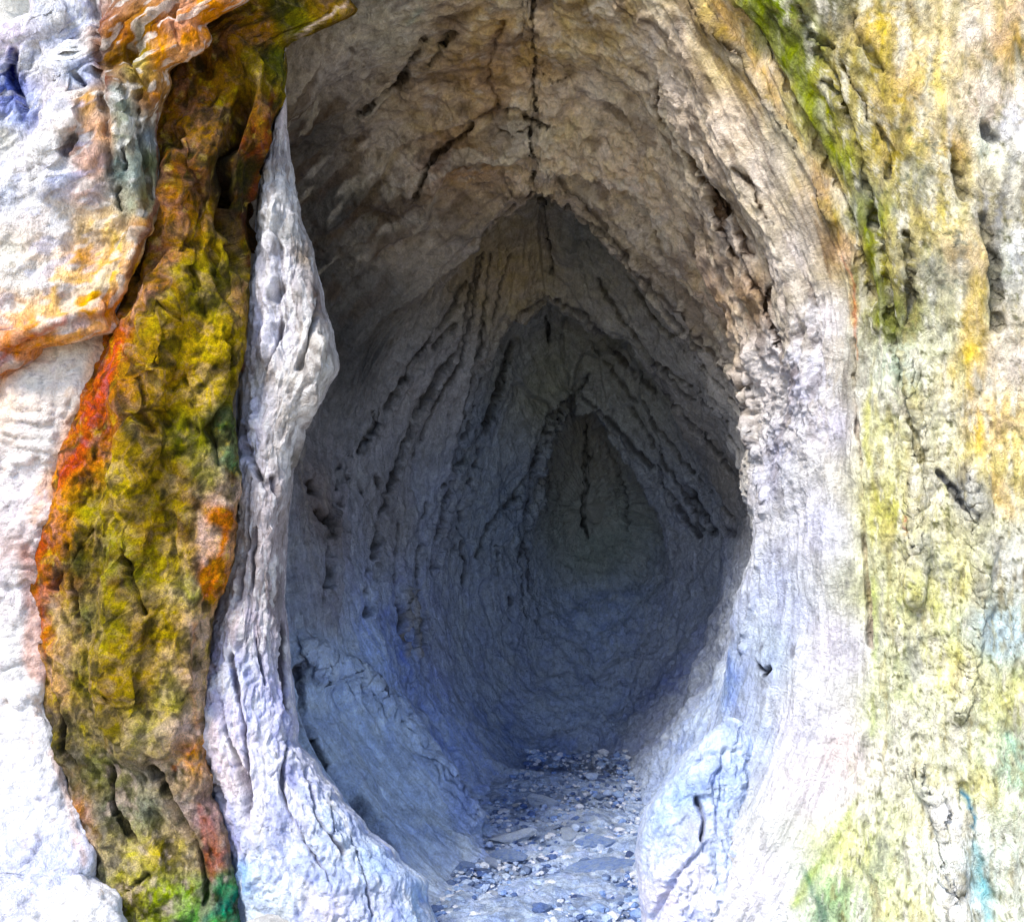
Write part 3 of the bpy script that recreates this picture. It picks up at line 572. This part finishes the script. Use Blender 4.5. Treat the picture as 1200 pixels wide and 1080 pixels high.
wh.dots([(40,450,(246,244,242)),(90,420,(248,244,240)),(20,470,(235,215,200)),(60,520,(238,234,236)),(20,560,(244,240,246)),(20,600,(232,226,232)),(15,640,(210,190,190)),(10,690,(238,232,238)),(20,760,(246,246,250)),(20,850,(242,242,250)),(50,950,(236,238,248)),(20,1000,(215,220,245)),(60,1020,(205,212,245)),(80,1060,(250,250,252)),(-200,700,(240,238,240)),(10,430,(215,140,80))], .8, 3, 26)
wh.stroke([(128,395),(112,450),(92,510),(62,565),(40,610)], 15, 0, (232,168,110), .55, 1.0); wh.stroke([(30,640),(34,700),(48,780)], 12, 0, (190,110,70), .55, 1.0); wh.stroke([(62,880),(84,950),(100,1010)], 9, 0, (225,180,150), .5, 1.0)
wh.col = wh.col*.98
q = vf(wh.P, (14, 14, 9), 53, 5, .7); wspeck(wh, q, .2, .5, (196,190,205), .6); wspeck(wh, -q, .45, .3, (205,165,120), .4)
q = vf(wh.P, (30, 30, 60), 54, 3, .7); wspeck(wh, q, .45, .3, (120,112,120), .5)
tag(wh.build('white_rock', M_WHITE), 'bright white rock filling the lower left edge beside the mossy buttress', 'rock')

# --- grey pillar at the left edge of the mouth, spreading into the pale foot
pi = rock([(40,334,337,4.75),(80,328,334,4.72),(120,325,336,4.70),(160,316,338,4.68),(200,305,344,4.66),(250,300,353,4.65),(300,297,368,4.65),(350,290,380,4.6),(400,283,392,4.55),(430,279,394,4.53),(460,277,382,4.52),(500,276,360,4.5),(560,274,345,4.48),(620,266,338,4.46),(700,250,335,4.44),(760,236,340,4.42),(820,228,346,4.38),
           (868,226,354,4.34),(900,232,376,4.32),(935,239,402,4.29),(970,245,432,4.26),(1005,248,468,4.24),(1035,250,496,4.2),(1080,262,512,4.15),(1180,262,540,4.1),(1300,262,560,4.1)], 640, 260, 2.6, .6, 1, 401)
H, W = pi.H, pi.W
pi.push(fbm(H, W, 14, 4, 411, 4, .55)*.03*pi.edge)
S = pi.stroke
S([(334,742),(330,775),(336,815)], (15,20), -.025, (40,35,44), .92, .9, .45); S([(300,750),(312,800)], 6, -.06, (40,34,44), .6)  # notch barely carved; the shade of its cavity is painted on
for p in ([(300,620),(298,700),(310,800)], [(270,770),(285,850),(290,920),(288,960)], [(345,830),(335,880),(330,930),(342,980)], [(295,560),(290,640),(280,700)], [(285,500),(300,545),(305,560)], [(360,900),(372,960),(400,1000)], [(385,930),(390,985)],
          [(250,780),(262,850),(290,940)], [(320,560),(325,640),(322,700)], [(245,900),(265,960),(290,1010)], [(410,960),(425,1020),(440,1070)], [(340,960),(380,1020),(400,1060)]):
    S(p, (3,5), -.05, (96,88,104), .7, .9)
S([(365,300),(372,350),(365,390)], 4, -.05, (60,45,40), .7); S([(372,370),(362,400),(350,430)], 5, -.05, (110,100,85), .7)
S([(330,380),(318,420),(305,450)], 4, -.04, (70,55,50), .6); S([(322,350),(330,340)], 7, -.05, (120,110,110), .5)
S([(325,250),(318,330),(310,420)], 10, .05, None); S([(375,400),(360,470),(345,540)], 12, .04, None)
S([(290,455),(285,520),(310,570)], 5, -.05, None); S([(297,470),(300,500)], 7, .03, None)
lo_ = smooth((pi.V-600)/150)
d = pi.D*pi.edge**.3+terr(vf(pi.P, (7, 7, 3.2), 56, 4, .55), 3)*.045*pi.edge+vf(pi.P, (26, 26, 16), 57, 3, .6, True)*.005+(vf(pi.P, (13, 13, 6), 63, 4, .6, True)*.009+terr(vf(pi.P, (16, 16, 5), 64, 3, .55), 3, 6)*.028*(.5+.5*lo_)+vf(pi.P, (34, 34, 26), 65, 3, .6)*.005)*pi.edge**.6
pi.push(d); pi.fit(pi.uL, pi.uR)
pi.dots([(331,120,(205,195,200)),(322,180,(150,145,150)),(330,210,(185,185,190)),(315,240,(205,205,210)),(335,270,(160,160,162)),(310,290,(215,215,230)),(330,310,(200,200,212)),(355,300,(130,120,110)),(320,350,(225,225,240)),(350,350,(170,165,165)),(372,350,(110,95,90)),(300,380,(225,225,250)),(325,390,(230,230,245)),
 (360,390,(190,185,180)),(385,400,(175,172,168)),(385,440,(190,188,184)),(310,440,(150,140,135)),(340,440,(200,196,192)),(300,470,(205,205,225)),(340,490,(196,190,186)),(290,520,(200,200,230)),(320,530,(190,184,182)),(345,540,(120,115,110)),(300,600,(180,174,180)),(330,620,(150,142,144)),(280,650,(205,195,195)),(315,700,(150,142,148)),
 (275,720,(196,185,190)),(300,720,(180,175,190)),(330,700,(110,104,106)),(250,780,(190,185,215)),(280,790,(170,178,215)),(300,830,(185,190,222)),(340,850,(195,198,230)),(250,850,(220,205,215)),(270,900,(226,215,225)),(320,900,(214,216,236)),(300,960,(226,226,242)),(350,950,(205,210,238)),(270,980,(200,200,232)),(390,960,(175,192,228)),
 (330,1020,(208,216,240)),(280,1030,(150,180,222)),(400,1020,(190,202,236)),(440,1010,(165,188,226)),(380,1060,(222,222,240)),(320,1050,(215,228,240)),(440,1060,(190,200,236)),(490,1060,(165,190,228)),(400,1200,(200,205,225))], .8, 3, 22)
pi.col /= .88
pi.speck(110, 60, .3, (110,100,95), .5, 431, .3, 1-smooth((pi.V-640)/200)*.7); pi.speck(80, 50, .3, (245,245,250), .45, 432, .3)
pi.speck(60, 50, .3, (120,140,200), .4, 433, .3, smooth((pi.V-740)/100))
S([(268,600),(258,660),(244,730),(236,820)], 9, 0, (226,176,140), .6, .9); S([(284,390),(283,430),(288,350)], 6, 0, (170,100,50), .7, .8)
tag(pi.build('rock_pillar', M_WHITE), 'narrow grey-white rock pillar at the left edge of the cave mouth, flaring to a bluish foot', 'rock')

# --- pale boulder at the right foot of the opening
bo = rock([(852,850,880,5.15),(870,822,900,5.0),(890,800,905,4.94),(920,778,905,4.88),(950,757,905,4.84),(975,748,905,4.8),(1000,745,905,4.76),(1040,748,900,4.7),(1080,752,896,4.66),(1200,750,890,4.6),(1300,750,890,4.6)], 300, 190, 2.8, .5, 1, 501)
H, W = bo.H, bo.W
bo.push(fbm(H, W, 6, 4, 511, 4, .55)*.05*bo.edge)
S = bo.stroke
S([(816,936),(824,955),(821,985)], (6,3), -.08, (70,66,80), .7, .9); S([(850,880),(835,920),(842,980),(868,1020),(866,1060)], 5, -.03, None); S([(760,1080),(790,1030),(820,1000),(828,990)], 6, -.05, None); S([(800,910),(820,890),(840,880)], 5, -.03, None)
d = bo.D+terr(vf(bo.P, (6, 6, 5), 59, 4, .5), 3)*.05*bo.edge+(vf(bo.P, (13, 13, 10), 68, 4, .6, True)*.010+terr(vf(bo.P, (13, 13, 7), 69, 3, .55), 3, 6)*.03)*bo.edge**.5
bo.push(d)
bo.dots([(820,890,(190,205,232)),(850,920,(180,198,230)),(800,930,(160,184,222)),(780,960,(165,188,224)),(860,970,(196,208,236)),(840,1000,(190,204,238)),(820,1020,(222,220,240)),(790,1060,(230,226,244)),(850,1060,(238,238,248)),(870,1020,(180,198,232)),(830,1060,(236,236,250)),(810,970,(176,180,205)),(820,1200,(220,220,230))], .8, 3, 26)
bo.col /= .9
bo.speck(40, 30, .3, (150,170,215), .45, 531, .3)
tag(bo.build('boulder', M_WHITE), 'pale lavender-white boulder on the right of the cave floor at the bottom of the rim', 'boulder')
print('script', time.time()-T0)
#%%STONES
# --- loose stones: flattened, angular; a few shapes shared by many
def stone_mesh(name, seed, sub=2, flat=.5, col=(190,205,230)):
    import bmesh
    bm = bmesh.new(); bmesh.ops.create_icosphere(bm, subdivisions=sub, radius=1)
    rs = np.random.RandomState(seed)
    V = np.array([v.co[:] for v in bm.verts])
    for _ in range(15):                                # planar breaks
        n = rs.normal(size=3); n /= np.linalg.norm(n); h = rs.uniform(.38, .78)
        p = V @ n; V = V-np.maximum(p-h, 0)[:, None]*n
    V *= np.array([1, rs.uniform(.6, .85), flat*rs.uniform(.8, 1.1)])
    V += rs.uniform(-.035, .035, V.shape)
    for v, c in zip(bm.verts, V): v.co = c
    me = bpy.data.meshes.new(name); bm.to_mesh(me); bm.free()
    ca = me.color_attributes.new('pigment', 'FLOAT_COLOR', 'POINT')
    cc = np.ones((len(me.vertices), 4), np.float32); cc[:, :3] = lin(col)*rs.uniform(.9, 1.08, (len(me.vertices), 1))
    ca.data.foreach_set('color', cc.ravel()); me.materials.append(M_WHITE); return me
def zfloor(y): return float(np.interp(y, FY, FZ))
def put(me, name, u, v, r, rz=0, tilt=(0, 0), sink=.15, size=(1, 1, 1)):
    "a stone resting on the floor, seen at photo pixel u, v"
    y = 5.0
    for _ in range(20): y = zfloor(y)*-F/max(v-CY, 60)
    p = at(u, v, y); o = bpy.data.objects.new(name, me); C.objects.link(o)
    rr = r*y/F; o.location = (p[0], y, zfloor(y)+rr*size[2]*.4*(1-sink)); o.scale = (rr*size[0], rr*size[1], rr*size[2]); o.rotation_euler = (tilt[0], tilt[1], rz); return o
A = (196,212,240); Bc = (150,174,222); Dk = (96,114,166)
SPEC = [
 (600,988,26,.1,A,(1.3,.7,.8),'broad pale flat stone on the left of the rubble step across the floor'),
 (597,1009,24,-.1,Bc,(1.3,.7,.7),'blue-grey slab lying just in front of the broad pale flat stone'),
 (668,983,20,.3,A,(1.1,.8,.9),'light stone near the middle of the rubble step'),
 (700,992,30,.15,Bc,(1.5,.6,.7),'long blue-grey stone with a dark underside on the right of the rubble step'),
 (700,1020,46,.25,Bc,(1.4,.45,.45),'long low slab tilted over a dark gap at the front of the rubble step'),
 (738,1006,13,.8,Dk,(1,.8,1),'small dark stone wedged against the foot of the boulder'),
 (545,1020,20,.5,Bc,(1.2,.7,.7),'flat grey stone at the left foot of the cave wall'),
 (635,945,20,-.3,A,(1.2,.8,.9),'triangular pale stone behind the rubble step'),
 (605,944,5,0,(240,242,250),(1,1,1),'tiny white pebble catching the light beside the left wall'),
 (557,1049,7,.4,(240,240,248),(1.2,.8,.8),'small white pebble at the front left of the floor'),
 (680,1052,14,.1,Dk,(1.4,.5,.5),'small dark flat stone alone at the front of the floor'),
 (718,1050,12,.2,A,(1.2,.6,.6),'pale chip lying right of the small dark flat stone'),
 (622,905,14,.6,Dk,(1.3,.6,.7),'dark narrow stone at the far left end of the rubble'),
]
for i, (u, v, r, rz, c, sz, lab) in enumerate(SPEC):
    tag(put(stone_mesh('stone', 900+i, 3, .55, c), 'stone', u, v, r, rz, ((i % 3-1)*.12, (i % 4-1.5)*.08), .2, sz), lab, 'stone', 'loose stones on the cave floor')
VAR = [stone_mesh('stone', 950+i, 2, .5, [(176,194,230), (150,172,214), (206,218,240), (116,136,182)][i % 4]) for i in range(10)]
rs = random.Random(5)
n = 0
while n < 260:
    v = rs.uniform(882, 1078); k = max(0, (v-896)/182)
    lo, hi = 622-95*k**.8, 722+28*k**.5
    u = rs.uniform(lo, hi); near = v > 1026
    if near and rs.random() < .5: continue
    r = rs.choice([3, 4, 4.5, 5, 6, 7, 9, 11, 14])*(.7 if near else 1)*(.65+.5*k)
    q = (u-lo)/(hi-lo)
    side = 'along the foot of the left wall' if q < .25 else 'along the foot of the right wall' if q > .75 else 'left of the middle of the floor' if q < .5 else 'right of the middle of the floor'
    far = 'at the very front' if near else 'just behind the step' if v > 985 else 'halfway up the rubble' if v > 940 else 'where the rubble ends'
    size = 'flat' if r > 6.5 else 'small' if r > 4 else 'tiny'
    lab = size+' '+('mid-blue', 'steel-blue', 'pale', 'dark blue')[(n % 10) % 4]+' stone '+side+', '+far
    tag(put(VAR[n % 10], 'stone', u, v, r, rs.uniform(0, 6.3), (rs.uniform(-.3, .3), rs.uniform(-.3, .3)), .3, (1.15, .8, rs.uniform(.6, 1))), lab, 'stone', 'loose stones on the cave floor')
    n += 1
# knob of pale rock on the back wall
o = bpy.data.objects.new('stone', stone_mesh('stone', 990, 3, .9, (190,190,182))); C.objects.link(o)
p = cave.pick(694, 597, 6); o.location = (float(p[0]), float(p[1])-.14, float(p[2])); o.scale = (.16, .12, .15)
tag(o, 'round pale stone stuck in the crack at the far back of the cave', 'stone')
# white stones at the bottom edge
for k, (u, v, d, sx, sz, lab) in enumerate(((312,1088,3.9,.16,.115,'bright white stone at the bottom edge between mossy rock and pillar foot'),)):
    me = stone_mesh('white_stone', 970+k, 4, .8, (250,250,250)); o = bpy.data.objects.new('white_stone', me); C.objects.link(o)
    p = at(u, v, d); o.location = p; o.scale = (sx, .18, sz); tag(o, lab, 'stone')
# grit and small rubble between the stones: nobody could count it
rs2 = np.random.RandomState(9); NP = 3200
import bmesh
bm = bmesh.new(); bmesh.ops.create_icosphere(bm, subdivisions=1, radius=1); bm.verts.ensure_lookup_table()
bv = np.array([v.co[:] for v in bm.verts]); bf = np.array([[v.index for v in f.verts] for f in bm.faces]); bm.free()
VV, FF, CC = [], [], []
for k in range(NP):
    v = 1090-215*rs2.rand()**1.2; kk = max(0, (v-895)/190)
    e_ = rs2.rand(); lo, hi = 618-118*kk**.8, 735+30*kk**.5
    if rs2.rand() < .35: u = lo+(hi-lo)*(.12*e_ if rs2.rand() < .5 else 1-.12*e_)
    else: u = lo+(hi-lo)*e_
    y = 5.0
    for _ in range(8): y = zfloor(y)*-F/max(v-CY, 60)
    p = at(u, v, y); r = rs2.gamma(2.0, .55)*.009*(.6+.5*rs2.rand())+.004
    q = bv*(1+rs2.uniform(-.25, .25, bv.shape))*r*np.array([1.2, .9, .6]); a_ = rs2.rand()*6.3
    q = q @ np.array([[math.cos(a_), math.sin(a_), 0], [-math.sin(a_), math.cos(a_), 0], [0, 0, 1]])
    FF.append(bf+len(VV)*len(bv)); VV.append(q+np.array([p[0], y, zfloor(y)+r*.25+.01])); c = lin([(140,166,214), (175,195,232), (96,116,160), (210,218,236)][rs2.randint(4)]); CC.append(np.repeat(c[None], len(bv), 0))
me = bpy.data.meshes.new('gravel'); V = np.concatenate(VV); me.from_pydata(V.tolist(), [], np.concatenate(FF).tolist())
ca = me.color_attributes.new('pigment', 'FLOAT_COLOR', 'POINT'); cc = np.ones((len(V), 4), np.float32); cc[:, :3] = np.concatenate(CC); ca.data.foreach_set('color', cc.ravel())
me.materials.append(M_WHITE); o = bpy.data.objects.new('gravel', me); C.objects.link(o); tag(o, 'bluish grit and small rubble scattered over the cave floor', 'gravel', kind='stuff')
# added white backdrop in place of bright sky beyond the upper left edge
X, Z = np.meshgrid(np.linspace(-16, -3.5, 80), np.linspace(-2.4, 16, 100))
fc = Surf(np.stack([X, 13+X*.05, Z], -1), seed=77)
if fc.N[..., 1].mean() > 0: fc.flip = True; fc.dirty()
fc.push(vf(fc.P, .5, 78, 5, .5)*.8); fc.col[:] = lin((250,248,244)); fc.build('white_sky_backdrop', M_WHITE, 'structure')
print('script', time.time()-T0)
